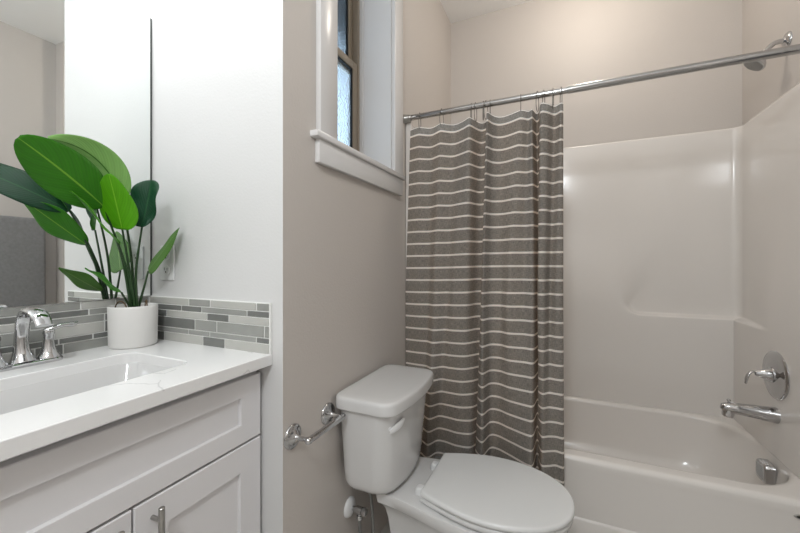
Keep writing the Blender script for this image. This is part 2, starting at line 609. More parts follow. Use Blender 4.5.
# mosaic backsplashes
ROWS = [(0.020, 'r1'), (0.0155, 'r2'), (0.0195, 'r3'), (0.031, 'r4'), (0.0135, 'r5'), (0.030, 'r6')]


def zrows():
    z = 1.0300
    out = []
    for h, _ in ROWS:
        out.append((z - h, z))
        z -= h + 0.0029
    return out


def splash(name, place, cells, length, label):
    """place(s, d, z): s along the wall, d out of the wall"""
    bm = bmesh.new()

    def slab(s0, s1, z0, z1, d0, d1, mi, bev=0.0008):
        a, b_ = place(s0, d0), place(s1, d1)
        add_box(bm, min(a[0], b_[0]), max(a[0], b_[0]), min(a[1], b_[1]), max(a[1], b_[1]), z0, z1, bev=bev, seg=1, mi=mi)
    slab(0, length, 0.8905, 1.0325, 0.0002, 0.0062, 3, 0)
    for (z0, z1), row in zip(zrows(), cells):
        for s0, s1, t in row:
            slab(s0 + 0.0018, s1 - 0.0018, z0, z1, 0.0062, 0.0082, t)
    o = obj(name, bm, TILES + [M_grout], smooth=20)
    tag(o, label, 'backsplash')
    return o


# cell boundaries along the side wall, metres from the room corner
TS = {15: 0.008, 43: 0.0457, 72: 0.0838, 82: 0.0967, 141: 0.1706, 155: 0.1876, 169: 0.2044, 170: 0.2056, 194: 0.2339, 221: 0.265, 226: 0.2707, 242: 0.2888, 253: 0.3011, 255: 0.3033, 281: 0.3318, 313: 0.3661, 329: 0.3829, 401: 0.4561, 438: 0.4921, 439: 0.493, 470: 0.5224, 490: 0.541}
U = lambda u: TS[u]
SIDE = [[(15, 170, 0), (170, 255, 1), (255, 439, 0), (439, 490, 1)],
        [(15, 141, 2), (141, 221, 2), (221, 401, 1), (401, 490, 2)],
        [(15, 82, 2), (82, 242, 0), (242, 329, 2), (329, 490, 0)],
        [(15, 43, 0), (43, 194, 2), (194, 281, 1), (281, 470, 1), (470, 490, 1)],
        [(15, 169, 1), (169, 253, 1), (253, 438, 1), (438, 490, 2)],
        [(15, 72, 2), (72, 226, 0), (226, 313, 2), (313, 490, 0)]]
side_cells = [[(U(a), U(b_), t) for a, b_, t in row] for row in SIDE]
LS = XW - XM - 0.0395
splash('mosaic_backsplash', lambda s, d: (XM + s, YW - d), side_cells, LS,
       'grey glass mosaic backsplash strip on the side wall, right of the plant pot')
left_cells = []
seq = [(0.17, 1), (0.09, 0), (0.19, 1), (0.06, 2), (0.12, 0), (0.20, 1), (0.08, 2)]
for k in range(6):
    s = 0.010
    row = []
    j = k * 3
    first = [0.10, 0.05, 0.13, 0.07, 0.16, 0.04][k]
    while s < 0.68:
        w, t = seq[j % 7]
        if not row:
            w = first
        e = min(s + w, 0.684)
        row.append((s, e, t if k not in (1, 4) else min(2, t + 1)))
        s = e; j += 1
    left_cells.append(row)
splash('mosaic_backsplash', lambda s, d: (XM + d, YW - s), left_cells, 0.686,
       'grey glass mosaic backsplash strip under the mirror, behind the faucet')

# mirror
bm = bmesh.new()
add_box(bm, XM + 0.0085, XM + 0.011, 0.086, 0.7625, 1.0335, 1.976, mi=1)
for f in bm.faces:
    if all(abs(v.co.x - (XM + 0.011)) < 1e-6 for v in f.verts):
        f.material_index = 0
mir = obj('wall_mirror', bm, [M_mirror, M_edge_gap], smooth=None)
obj('gap_shade', box(XM + 0.0005, XM + 0.0084, 0.084, 0.7695, 1.0333, 1.9775), M_edge_gap, mir, smooth=None)  # dark plate that paints the shade in the gap beside the mirror
tag(mir, 'frameless wall mirror above the vanity reflecting the plant', 'mirror')

# outlet on the side wall
out = thing('electrical_outlet', 'white duplex electrical outlet on the side wall behind the plant', 'outlet', (-1.193, YW, 1.085))
obj('cover_plate', box(-1.228, -1.158, YW - 0.006, YW, 1.087, 1.202, bev=0.003), M_plastic, out)
for z in (1.121, 1.168):
    bm = bmesh.new()
    add_loft(bm, [[(p[0], YW - 0.006, p[1]) for p in rr(-1.210, -1.176, z - 0.014, z + 0.014, 0.012, 3, 5)],
                  [(p[0], YW - 0.0085, p[1]) for p in rr(-1.2095, -1.1765, z - 0.0135, z + 0.0135, 0.012, 3, 5)]])
    rc = obj('receptacle', bm, M_plastic, out)
    bm = bmesh.new()
    add_box(bm, -1.2010, -1.1990, YW - 0.0089, YW - 0.0083, z - 0.001, z + 0.008)
    add_box(bm, -1.1870, -1.1850, YW - 0.0089, YW - 0.0083, z - 0.001, z + 0.007)
    add_box(bm, -1.1955, -1.1905, YW - 0.0089, YW - 0.0083, z - 0.009, z - 0.004)
    obj('slot', bm, M_dark, rc, smooth=None)

# ------------------------------------------------------------------ faucet
FX, FY, FZ = -1.224, 0.428, 0.89
fa = thing('faucet', 'chrome two-handle bathroom faucet with an arched spout beside the plant pot', 'faucet', (FX, FY, FZ))
bm = bmesh.new()
add_loft(bm, [[(p[0], p[1], z) for p in rr(FX - 0.026 + d, FX + 0.026 - d, FY - 0.078 + d, FY + 0.078 - d, 0.026 - d, 4, 8)]
              for d, z in ((0, FZ), (0, FZ + 0.006), (0.003, FZ + 0.010), (0.008, FZ + 0.012))])
obj('base_plate', bm, M_chrome, fa)
path = cr([(FX, FY, FZ + 0.010), (FX - 0.003, FY, FZ + 0.035), (FX - 0.004, FY, FZ + 0.075), (FX + 0.006, FY, FZ + 0.115),
           (FX + 0.032, FY, FZ + 0.138), (FX + 0.066, FY, FZ + 0.138), (FX + 0.093, FY, FZ + 0.126), (FX + 0.108, FY, FZ + 0.108)], 40)
rad = cr([(0.026,) * 3, (0.0165,) * 3, (0.0140,) * 3, (0.0150,) * 3, (0.0165,) * 3, (0.0180,) * 3, (0.0175,) * 3, (0.0165,) * 3], 40)
fl = cr([(1.0,) * 3, (1.0,) * 3, (0.9,) * 3, (0.65,) * 3, (0.48,) * 3, (0.45,) * 3, (0.42,) * 3, (0.40,) * 3], 40)
obj('spout', tube(path, [r.x for r in rad], 20, flat=[f.x for f in fl], side=(0, 1, 0)), M_chrome, fa, smooth=60)
for s in (-1, 1):
    hy = FY + s * 0.050
    bm = lathe((FX, hy, FZ + 0.010), (0, 0, 1), [(0, 0.0245), (0.004, 0.0235), (0.012, 0.018), (0.026, 0.0135), (0.044, 0.0110), (0.058, 0.0105),
                                                 (0.062, 0.0125), (0.070, 0.0125), (0.074, 0.009), (0.075, 0.001)], 24)
    h = obj('handle_base', bm, M_chrome, fa, smooth=50)
    pts = cr([(FX, hy - s * 0.006, FZ + 0.080), (FX, hy + s * 0.012, FZ + 0.085), (FX, hy + s * 0.030, FZ + 0.089), (FX, hy + s * 0.050, FZ + 0.088),
              (FX, hy + s * 0.062, FZ + 0.092)], 18)
    rr_ = cr([(0.009,) * 3, (0.010,) * 3, (0.0095,) * 3, (0.0115,) * 3, (0.005,) * 3], 18)
    obj('lever', tube(pts, [q.x for q in rr_], 14, flat=0.6, side=(1, 0, 0)), M_chrome, h, smooth=60)
obj('lift_rod', lathe((FX - 0.020, FY, FZ + 0.008), (0, 0, 1), [(0, 0.002), (0.07, 0.002), (0.071, 0.004), (0.078, 0.005), (0.082, 0.002)], 12), M_chrome, fa)

# ------------------------------------------------------------------ potted plant
PX, PY = -1.2115, 0.675
pl = thing('potted_plant', 'leafy green banana-like plant in a round white ceramic pot', 'plant', (PX, PY, 0.89))
bm = lathe((PX, PY, 0.8902), (0, 0, 1), [(0, 0.057), (0.002, 0.060), (0.006, 0.062), (0.116, 0.0638), (0.122, 0.0635), (0.124, 0.062), (0.122, 0.060),
                                        (0.100, 0.0595), (0.098, 0.02)], 48)
obj('pot', bm, M_pot, pl, smooth=50)
obj('soil', lathe((PX, PY, 0.992), (0, 0, 1), [(0, 0.0593), (0.008, 0.0593), (0.012, 0.045), (0.016, 0.01)], 32), M_soil, pl)
Rv = Vector((math.cos(0.4241), math.sin(0.4241), 0)); Fv = Vector((-math.sin(0.4241), math.cos(0.4241), 0)); Uv = Vector((0, 0, 1))


def leaf(base, ctrl, tip, width, across, fold=0.25, wave=0.05, under=M_leaf_under, belly=0.42, flip=False, nu=34, nv=13, ph=0.0, blunt=1.0, top=None):
    base, ctrl, tip = Vector(base), Vector(ctrl), Vector(tip)
    across = Vector(across)
    bm = bmesh.new()
    uvl = bm.loops.layers.uv.new('UVMap')
    L = (ctrl - base).length + (tip - ctrl).length
    grid = []
    for i in range(nu):
        t = i / (nu - 1)
        p = base * (1 - t) ** 2 + ctrl * 2 * t * (1 - t) + tip * t * t
        tg = ((ctrl - base) * 2 * (1 - t) + (tip - ctrl) * 2 * t).normalized()
        a = (across - tg * across.dot(tg)).normalized()
        n = a.cross(tg).normalized()
        k = math.log(0.5) / math.log(belly)
        w = width / 2 * max(0.0, math.sin(PI * (0.012 + 0.982 * t) ** k)) ** (0.62 if t < belly else 0.75 * blunt)
        row = []
        for j in range(nv):
            s = -1 + 2 * j / (nv - 1)
            q = p + a * (w * s * math.cos(fold)) + n * (w * abs(s) * math.sin(fold))
            q += n * (wave * width * s * s * math.sin(9 * t + ph + 1.7 * (s > 0)))
            row.append((bm.verts.new(q), (t * L, s)))
        grid.append(row)
    for i in range(nu - 1):
        for j in range(nv - 1):
            c = [grid[i][j], grid[i][j + 1], grid[i + 1][j + 1], grid[i + 1][j]]
            if flip:
                c = c[::-1]
            f = bm.faces.new([x[0] for x in c])
            for lp, x in zip(f.loops, c):
                lp[uvl].uv = (x[1][0], x[1][1])
    o = obj('leaf', bm, [top or M_leaf_top, under], pl, smooth=80, recalc=False)
    md = o.modifiers.new('thick', 'SOLIDIFY'); md.thickness = 0.0009; md.offset = 0; md.material_offset = 1; md.use_rim = True
    return o


def stem(base, mid=None, r0=0.0042, r1=0.0026, foot=(0, 0)):
    b = Vector(base)
    s = Vector((PX + foot[0], PY + foot[1], 1.000))
    m = Vector(mid) if mid else s.lerp(b, 0.5) + Vector((0, 0, 0.02))
    pts = cr([s, m, b], 16)
    obj('stem', tube(pts, [r0 + (r1 - r0) * i / 15 for i in range(16)], 10), M_stem, pl, smooth=60)


def lerp3(a, b, t, up=0.0):
    v = Vector(a).lerp(Vector(b), t)
    return v + Vector((0, 0, up))


# big front leaf (underside towards the viewer)
A0, A2 = (-1.184, 0.583, 1.305), (-1.085, 0.372, 1.420)
leaf(A0, lerp3(A0, A2, 0.5, 0.012), A2, 0.122, Rv * 0.62 + Uv * 0.80 + Fv * 0.10, fold=-0.10, wave=0.02, flip=True, belly=0.44, blunt=0.7)
stem(A0, (-1.198, 0.636, 1.16), foot=(0.004, -0.008))
# bright young leaf
B0, B2 = (-1.170, 0.622, 1.242), (-1.115, 0.560, 1.386)
leaf(B0, lerp3(B0, B2, 0.5, 0.005), B2, 0.100, Rv * 0.97 + Uv * 0.18, fold=-0.08, wave=0.02, under=M_leaf_young, flip=True, belly=0.36, blunt=0.8)
stem(B0, (-1.195, 0.655, 1.12), foot=(0.01, 0))
# dark folded leaf against the mirror's right edge
C0, C2 = (-1.150, 0.664, 1.252), (-1.135, 0.684, 1.396)
leaf(C0, lerp3(C0, C2, 0.5, 0.006) + Rv * 0.004, C2, 0.100, Rv * 0.98 + Uv * 0.02 - Fv * 0.10, fold=0.35, wave=0.08, under=M_leaf_under, flip=False, belly=0.45, ph=1.0, blunt=0.55)
stem(C0, (-1.186, 0.668, 1.12), foot=(0.012, 0.004))
# narrow leaf leaning to the right
D0, D2 = (-1.200, 0.712, 1.119), (-1.105, 0.750, 1.256)
leaf(D0, lerp3(D0, D2, 0.5, -0.003), D2, 0.088, Vector((-0.84, 0.50, 0)) - Rv * 0.48, fold=0.08, wave=0.02, under=M_leaf_olive, belly=0.32, ph=2.0, flip=True, top=M_leaf_olive)
stem(D0, (-1.206, 0.698, 1.05), foot=(0.002, 0.012))
# curled leaf in front of the big one
E0, E2 = (-1.189, 0.621, 1.203), (-1.141, 0.491, 1.329)
leaf(E0, lerp3(E0, E2, 0.5, 0.0), E2, 0.098, Vector((-0.90, 0.43, 0.05)) + Uv * 0.13, fold=0.10, wave=0.05, under=M_leaf_under, belly=0.46, ph=0.5, flip=False, top=M_leaf_young)
stem(E0, (-1.198, 0.655, 1.10), foot=(0, -0.004))
# small low leaf
F0, F2 = (-1.222, 0.646, 1.056), (-1.205, 0.549, 1.132)
leaf(F0, lerp3(F0, F2, 0.5, -0.004), F2, 0.062, Vector((-0.88, 0.46, 0)) + Uv * 0.22, fold=0.10, wave=0.06, under=M_leaf_olive, belly=0.42, ph=1.4, flip=False, top=M_leaf_under)
stem(F0, (-1.220, 0.664, 1.02), foot=(-0.004, -0.006))
# arching leaf behind the big one
G0, G2 = (-1.205, 0.640, 1.335), (-1.185, 0.462, 1.460)
leaf(G0, (-1.200, 0.590, 1.478), G2, 0.096, Rv * 0.60 + Uv * 0.78 - Fv * 0.1, fold=-0.30, wave=0.05, under=M_leaf_pale, belly=0.40, flip=True, ph=0.3)
stem(G0, (-1.212, 0.668, 1.17), foot=(-0.004, 0.006))
for dx, dy, a in ((-0.01, -0.03, 0.3), (0.012, 0.030, -0.4)):
    pts = [(PX + dx + 0.020 * math.cos(t) * math.cos(a), PY + dy + 0.020 * math.cos(t) * math.sin(a) + 0.0, 1.000 + 0.028 * math.sin(t)) for t in [PI * k / 12 for k in range(13)]]
    obj('dried_root', tube(pts, 0.0018, 8), M_root, pl)

# ------------------------------------------------------------------ toilet paper holder
tp = thing('toilet_paper_holder', 'chrome two-post toilet paper holder with an empty bar', 'toilet paper holder', (XW, 0.893, 0.61))
ZT = 0.650
for y in (0.808, 0.977):
    bm = lathe((XW, y, ZT), (1, 0, 0), [(0, 0.035), (0.004, 0.035), (0.0068, 0.032), (0.008, 0.027), (0.0085, 0.021), (0.013, 0.0165), (0.016, 0.011),
                                        (0.020, 0.0078), (0.048, 0.0062), (0.051, 0.008), (0.054, 0.008)], 28)
    p = obj('post', bm, M_chrome, tp, smooth=50)
    sgn = 1 if y < 0.9 else -1
    bm = lathe((XW + 0.060, y - sgn * 0.012, ZT), (0, sgn, 0), [(0, 0.003), (0.001, 0.006), (0.006, 0.0095), (0.012, 0.0105), (0.018, 0.0095), (0.022, 0.0085), (0.024, 0.0095), (0.029, 0.0085)], 24)
    obj('end_cap', bm, M_chrome, p, smooth=50)
obj('roller_bar', tube([(XW + 0.060, 0.822, ZT), (XW + 0.060, 0.963, ZT)], 0.0094, 18), M_chrome, tp, smooth=50)

# ------------------------------------------------------------------ toilet
TY = 1.203
to = thing('toilet', 'white two-piece toilet with closed lid beside the striped curtain', 'toilet', (XW + 0.36, TY, 0))


def tank_ring(z, hw, d, bow, r, x0=0.018):
    out = []
    for x, y in rr(0, d, -hw, hw, r, 8, 6):
        q = max(0.0, 1 - (y / hw) ** 2)
        out.append((XW + x0 + x + bow * q * (x / d), TY - 0.010 + y, z))
    return out


TB = 0.3745
rings = [tank_ring(TB, 0.120, 0.130, 0.03, 0.05), tank_ring(TB + 0.003, 0.140, 0.148, 0.03, 0.05), tank_ring(TB + 0.010, 0.155, 0.158, 0.03, 0.05), tank_ring(TB + 0.022, 0.165, 0.164, 0.03, 0.048), tank_ring(TB + 0.036, 0.169, 0.166, 0.03, 0.045)]
for k in range(1, 9):
    t = k / 8
    rings.append(tank_ring(TB + 0.036 + t * (0.6655 - TB - 0.036), 0.169 + 0.026 * t ** 0.9, 0.166 + 0.020 * t, 0.03 - 0.004 * t, 0.042))
obj('tank', (lambda b: (add_loft(b, rings), b)[1])(bmesh.new()), M_porcelain, to, smooth=60)
bm = bmesh.new()
add_loft(bm, [tank_ring(z, 0.209 - e, 0.215 - e, 0.026, 0.038 - e / 3, 0.010 + e / 2) for z, e in
              ((0.6660, 0.014), (0.6660, 0.003), (0.6685, 0.0005), (0.671, 0.0), (0.694, 0.0), (0.700, 0.001), (0.7045, 0.0035), (0.707, 0.008), (0.708, 0.016), (0.7085, 0.05))])
obj('tank_lid', bm, M_porcelain, to, smooth=60)
lx = XW + 0.198
fl_ = obj('flush_lever', lathe((lx - 0.003, TY - 0.168, 0.616), (1, 0, 0), [(0, 0.012), (0.006, 0.012), (0.009, 0.010), (0.012, 0.006)], 18), M_plastic, to)
pts = cr([(lx + 0.008, TY - 0.180, 0.608), (lx + 0.018, TY - 0.158, 0.614), (lx + 0.026, TY - 0.134, 0.622), (lx + 0.028, TY - 0.112, 0.628)], 14)
obj('lever_arm', tube(pts, [0.006, 0.008, 0.0095, 0.0105, 0.011, 0.0115, 0.012, 0.012, 0.0115, 0.011, 0.010, 0.009, 0.007, 0.003], 14, flat=0.42, side=(0, 0.2, 1)), M_plastic, fl_, smooth=60)


def egg(xa, xb, hwb, hw, xm, n=72, d=0.0, soft=False):
    """closed outline: straight back edge at xa (half width hwb), widest at xm, rounded front at xb"""
    pts = []
    half = []
    nb = 8
    for k in range(nb):
        half.append((xa + d, (hwb - d) * k / nb))
    for k in range(14):
        t = k / 14
        half.append((xa + d + (xm - xa - d) * t, hwb - d + (hw - hwb) * (sm(-0.02, 1.02, t) if soft else math.sin(t * PI / 2))))
    for k in range(23):
        t = k / 22 * PI / 2
        half.append((xm + (xb - d - xm) * math.sin(t) ** 1.0, (hw - d) * math.cos(t) ** 0.92 if k < 22 else 0.0))
    pts = half + [(x, -y) for x, y in half[-2:0:-1]]
    return pts


def egg_ring(z, **k):
    tilt = k.pop('tilt', 0)
    return [(XW + x, TY + y, z + tilt * (x - 0.3)) for x, y in egg(**k)]


# bowl: deck + rim + pedestal lofted as one piece
def bowl_ring(z, xa, xb, hwb, hw, xm):
    return egg_ring(z, xa=xa, xb=xb, hwb=hwb, hw=hw, xm=xm, soft=True)


RIM = 0.374
rings = [bowl_ring(0.0, 0.16, 0.56, 0.095, 0.118, 0.34), bowl_ring(0.03, 0.16, 0.56, 0.094, 0.115, 0.34), bowl_ring(0.12, 0.17, 0.545, 0.085, 0.100, 0.34),
         bowl_ring(0.20, 0.165, 0.58, 0.085, 0.115, 0.36), bowl_ring(0.27, 0.155, 0.65, 0.090, 0.150, 0.42), bowl_ring(0.305, 0.150, 0.695, 0.100, 0.172, 0.47),
         bowl_ring(0.330, 0.140, 0.715, 0.118, 0.180, 0.49), bowl_ring(0.336, 0.135, 0.720, 0.128, 0.183, 0.49), bowl_ring(RIM - 0.008, 0.130, 0.722, 0.132, 0.184, 0.49),
         bowl_ring(RIM - 0.002, 0.132, 0.719, 0.130, 0.182, 0.49), bowl_ring(RIM, 0.138, 0.712, 0.124, 0.176, 0.49)]
obj('bowl', (lambda b: (add_loft(b, rings), b)[1])(bmesh.new()), M_porcelain, to, smooth=50)
SE = dict(xa=0.288, xb=0.738, hwb=0.130, hw=0.183, xm=0.50)


def slab_egg(z0, z1, r, dome=0.0, ex=0.0):
    bm = bmesh.new()
    k = dict(SE)
    k['xb'] -= ex; k['hw'] -= ex; k['hwb'] -= ex
    rs = []
    for z, d in ((z0, r * 0.6), (z0 + r * 0.4, 0.0), (z1 - r, 0.0), (z1 - r * 0.4, r * 0.25), (z1 - r * 0.08, r * 0.7), (z1, r * 1.4), (z1 + dome * 0.5, 0.05), (z1 + dome, 0.10)):
        rs.append(egg_ring(z, d=d, **k))
    add_loft(bm, rs)
    return bm


obj('seat', slab_egg(RIM + 0.004, RIM + 0.021, 0.006, 0.0005, 0.004), M_seat, to, smooth=60)
obj('seat_lid', slab_egg(RIM + 0.0245, RIM + 0.041, 0.007, 0.004), M_seat, to, smooth=60)
for s in (-1, 1):
    bm = bmesh.new()
    add_loft(bm, [[(p[0], p[1], z) for p in rr(XW + 0.255 + d, XW + 0.292 - d, TY + s * 0.078 - 0.017 + d, TY + s * 0.078 + 0.017 - d, 0.010 - d / 2, 3, 5)]
                  for z, d in ((RIM, 0), (RIM + 0.016, 0.001), (RIM + 0.021, 0.004), (RIM + 0.022, 0.008))])
    obj('hinge', bm, M_plastic, to, smooth=50)

# water supply stop valve
vy, vz = 1.108, 0.262
va = thing('water_supply_valve', 'chrome water shut-off valve with white wall plate below the toilet tank', 'valve', (XW, vy, vz))
obj('wall_plate', lathe((XW, vy, vz), (1, 0, 0), [(0, 0.034), (0.004, 0.034), (0.010, 0.030), (0.014, 0.020), (0.016, 0.012)], 28), M_plastic, va, smooth=50)
bm = lathe((XW + 0.014, vy, vz), (1, 0, 0), [(0, 0.008), (0.018, 0.008), (0.019, 0.013), (0.042, 0.013), (0.043, 0.009), (0.046, 0.009)], 20)
add_lathe(bm, (XW + 0.045, vy, vz - 0.004), (0, 0, -1), [(0, 0.008), (0.012, 0.008), (0.013, 0.011), (0.026, 0.011), (0.028, 0.007)], 6)
obj('valve_body', bm, M_chrome, va)
obj('valve_handle', lathe((XW + 0.058, vy, vz), (1, 0, 0), [(-0.012, 0.005), (0, 0.006), (0.001, 0.014), (0.012, 0.014), (0.014, 0.011)], 10), M_chrome, va)
pts = cr([(XW + 0.045, vy, vz - 0.028), (XW + 0.047, vy + 0.002, vz - 0.085), (XW + 0.062, vy + 0.020, vz - 0.120), (XW + 0.085, vy + 0.024, vz - 0.085),
          (XW + 0.082, vy + 0.020, vz + 0.02), (XW + 0.076, vy + 0.012, vz + 0.085), (XW + 0.076, vy + 0.010, TB - 0.014)], 40)
obj('supply_hose', tube(pts, 0.0055, 10), M_hose, va, smooth=60)
cn = obj('coupling_nut', lathe((XW + 0.076, vy + 0.010, TB - 0.0005), (0, 0, -1), [(0, 0.017), (0.013, 0.017), (0.015, 0.010), (0.024, 0.009)], 12), M_plastic, va)

# ------------------------------------------------------------------ bathtub
ZR = 0.354
TX0, TX1, TY0, TY1 = XW + 0.002, XR - 0.002, 1.625, 2.395
tub = thing('bathtub', 'white alcove bathtub beside the toilet with a rounded rim', 'bathtub', ((TX0 + TX1) / 2, (TY0 + TY1) / 2, 0))


def tr(z, dx, dyf, r=0.003):
    return [(p[0], p[1], z) for p in rr(TX0 + dx, TX1 - dx, TY0 + dyf, TY1, r, 14, 12)]


def bi(z, d, r=0.215, right=0.0):
    return [(p[0], p[1], z) for p in ((min(0.7897, x - 0.018 * sm(1.95, 2.30, y) * max(0.0, (x - 0.3) / 0.48)), y) for x, y in rr(-0.615 + d, 0.798 - d - right, 1.700 + d, 2.322 - d, r, 14, 12))]


rings = [tr(0, 0, 0.0), tr(0.098, 0, 0.0), tr(0.104, 0, 0.003), tr(0.108, 0, 0.008), tr(0.290, 0, 0.008), tr(0.312, 0, 0.003)]
R_ = 0.020
for k in range(7):
    a = k / 6 * PI / 2
    rings.append(tr(ZR - R_ + R_ * math.sin(a), 0, R_ * (1 - math.cos(a))))
R2 = 0.022
for k in range(8):
    a = k / 7 * PI / 2
    rings.append(bi(ZR - R2 + R2 * math.cos(a), -R2 + R2 * math.sin(a) + 0.004))
rings += [bi(0.28, 0.012), bi(0.20, 0.026, right=0.0), bi(0.13, 0.045), bi(0.09, 0.065), bi(0.068, 0.095), bi(0.062, 0.14, 0.16), bi(0.060, 0.22, 0.08)]
bm = bmesh.new(); add_loft(bm, rings, cap0=False)
obj('tub_shell', bm, M_fibre, tub, smooth=50)
# overflow cover on the drain-end wall of the basin
ox, oy, oz = 0.782, 1.975, 0.282
bm = bmesh.new()


def oring(x, d, r):
    return [(x, p[0], p[1]) for p in rr(oy - 0.041 + d, oy + 0.041 - d, oz - 0.041 + d, oz + 0.041 - d, r, 3, 8)]


add_loft(bm, [oring(ox, 0, 0.022), oring(ox - 0.026, 0, 0.022), oring(ox - 0.031, 0.002, 0.021), oring(ox - 0.034, 0.006, 0.018)])
ov = obj('overflow_cover', bm, M_chrome, tub, smooth=50)
bm = bmesh.new()
add_loft(bm, [[(x, p[0], p[1]) for p in rr(oy - 0.030, oy + 0.030, oz - 0.030, oz + 0.030, 0.014, 3, 8)] for x in (ox - 0.0338, ox - 0.0345)])
for k in range(7):
    z = oz - 0.024 + 0.008 * k
    add_box(bm, ox - 0.0366, ox - 0.0345, oy - 0.024, oy + 0.024, z - 0.0014, z + 0.0014)
for k in range(7):
    y = oy - 0.024 + 0.008 * k
    add_box(bm, ox - 0.0366, ox - 0.0345, y - 0.0008, y + 0.0008, oz - 0.024, oz + 0.024)
obj('grille', bm, mat('grille_steel', (196, 196, 194), 0.35, metal=0.1), ov, smooth=None)
# small oval maker's badge on the apron
bm = bmesh.new()
bx, bz = 0.722, 0.303
add_loft(bm, [[(bx + 0.020 * e * math.cos(t), y, bz + 0.008 * e * math.sin(t)) for t in (2 * PI * j / 28 for j in range(28))]
              for y, e in ((1.6335, 1.0), (1.6275, 1.0), (1.6262, 0.9))])
bd = obj('badge', bm, M_nickel, tub, smooth=40)
bm = bmesh.new()
add_loft(bm, [[(bx + 0.014 * math.cos(t), y, bz + 0.0042 * math.sin(t)) for t in (2 * PI * j / 24 for j in range(24))] for y in (1.6263, 1.6258)])
obj('badge_centre', bm, M_dark, bd)

# ------------------------------------------------------------------ shower surround (U-shaped wall panels)
XL, XE, YE = -0.684, 0.826, 2.386
ZTOP = 1.838
CH = 0.034
plan = []


def seg(a, b, n):
    for k in range(n):
        t = k / n
        plan.append((a[0] + (b[0] - a[0]) * t, a[1] + (b[1] - a[1]) * t))


Y0 = 1.632
seg((XL, Y0), (XL, YE - CH), 40)
for k in range(8):
    t = PI - k / 8 * PI / 2
    plan.append((XL + CH + CH * math.cos(t), YE - CH + CH * math.sin(t)))
seg((XL + CH, YE), (XE - CH, YE), 150)
for k in range(8):
    t = PI / 2 - k / 8 * PI / 2
    plan.append((XE - CH + CH * math.cos(t), YE - CH + CH * math.sin(t)))
seg((XE, YE - CH), (XE, Y0), 60)
plan.append((XE, Y0))
n = len(plan)
nor = []
for i in range(n):
    a = plan[max(0, i - 1)]; b_ = plan[min(n - 1, i + 1)]
    d = Vector((b_[0] - a[0], b_[1] - a[1])).normalized()
    nor.append(Vector((d.y, -d.x)))      # towards the inside of the alcove
arc = [0.0]
for i in range(1, n):
    arc.append(arc[-1] + math.hypot(plan[i][0] - plan[i - 1][0], plan[i][1] - plan[i - 1][1]))
s_at = lambda x: (YE - CH - Y0) + CH * PI / 2 + (x - XL - CH)
S0 = s_at(0.322)                           # recess starts here on the back panel ...
S1 = s_at(XE - CH) + CH * PI / 2 + 0.16     # ... and ends here on the end panel
ZSH = 0.857


def bulge(s, z):
    o = 0.036 * sm(1.40, ZSH, z) if z > ZSH else 0.036
    # rounded-corner recess mask
    rad = 0.075
    px, pz = S0 + rad - s, ZSH + rad - z
    if px > 0 and pz > 0:
        dist = rad - math.hypot(px, pz)
    else:
        dist = min(s - S0, z - ZSH)
    e = 0.009 + 0.15 * sm(ZSH, ZSH + 0.28, z)
    m = sm(-e * 0.8, e * 1.2, dist)
    m *= 1 - sm(S1 - 0.16, S1 + 0.20, s)
    return o * (1 - m) * sm(0.0, 0.09, s) * sm(0.0, 0.09, arc[-1] - s)


zs = [ZR + 0.0006 + 0.012 * k for k in range(36)]
zs += [zs[-1] + 0.004 * k for k in range(1, 36)]
while zs[-1] < ZTOP - 0.016:
    zs.append(zs[-1] + 0.014)
zs[-1] = ZTOP - 0.014
rows = []
for z in zs:
    rows.append([(plan[i][0] + nor[i].x * bulge(arc[i], z), plan[i][1] + nor[i].y * bulge(arc[i], z), z) for i in range(n)])
for k in range(1, 5):
    a = k / 4 * PI / 2
    o = -0.012 * (1 - math.cos(a)); z = ZTOP - 0.012 + 0.012 * math.sin(a)
    rows.append([(plan[i][0] + nor[i].x * o * (k > 0), plan[i][1] + nor[i].y * o, z) for i in range(n)])
rows.append([(plan[i][0] - nor[i].x * 0.0165, plan[i][1] - nor[i].y * 0.0165, ZTOP) for i in range(n)])
bm = bmesh.new()
add_loft(bm, rows, closed=False, cap0=False, cap1=False)
# front flanges
add_box(bm, XW + 0.001, XL + 0.012, Y0 - 0.012, Y0 + 0.008, ZR + 0.0006, ZTOP, bev=0.005, seg=3)
add_box(bm, XE - 0.012, XR - 0.001, Y0 - 0.012, Y0 + 0.008, ZR + 0.0006, ZTOP, bev=0.005, seg=3)
sur = obj('shower_surround', bm, M_fibre, smooth=60)
tag(sur, 'glossy white moulded shower wall surround with a long shelf above the tub', 'shower surround')

# ------------------------------------------------------------------ tub and shower fittings
FYC = 1.950
xi = XE - 0.036
vv = thing('shower_valve', 'chrome round shower valve plate with a curved lever handle', 'shower valve', (xi, FYC, 0.575))
zv = 0.689
xv = XE - 0.0364
obj('escutcheon', lathe((xv, FYC, zv), (-1, 0, 0), [(0, 0.096), (0.004, 0.096), (0.008, 0.092), (0.010, 0.082), (0.009, 0.074), (0.013, 0.058), (0.016, 0.040), (0.016, 0.01)], 48), M_chrome, vv, smooth=40)
hd = obj('handle_hub', lathe((xv - 0.014, FYC, zv), (-1, 0, 0), [(0, 0.031), (0.006, 0.031), (0.009, 0.028), (0.030, 0.017), (0.050, 0.011), (0.053, 0.008), (0.054, 0.001)], 32), M_chrome, vv, smooth=40)
pts = cr([(xv - 0.050, FYC, zv + 0.002), (xv - 0.068, FYC, zv + 0.006), (xv - 0.084, FYC, zv - 0.002), (xv - 0.092, FYC, zv - 0.022), (xv - 0.096, FYC, zv - 0.046)], 22)
r_ = cr([(0.007,) * 3, (0.007,) * 3, (0.0085,) * 3, (0.010,) * 3, (0.0075,) * 3], 22)
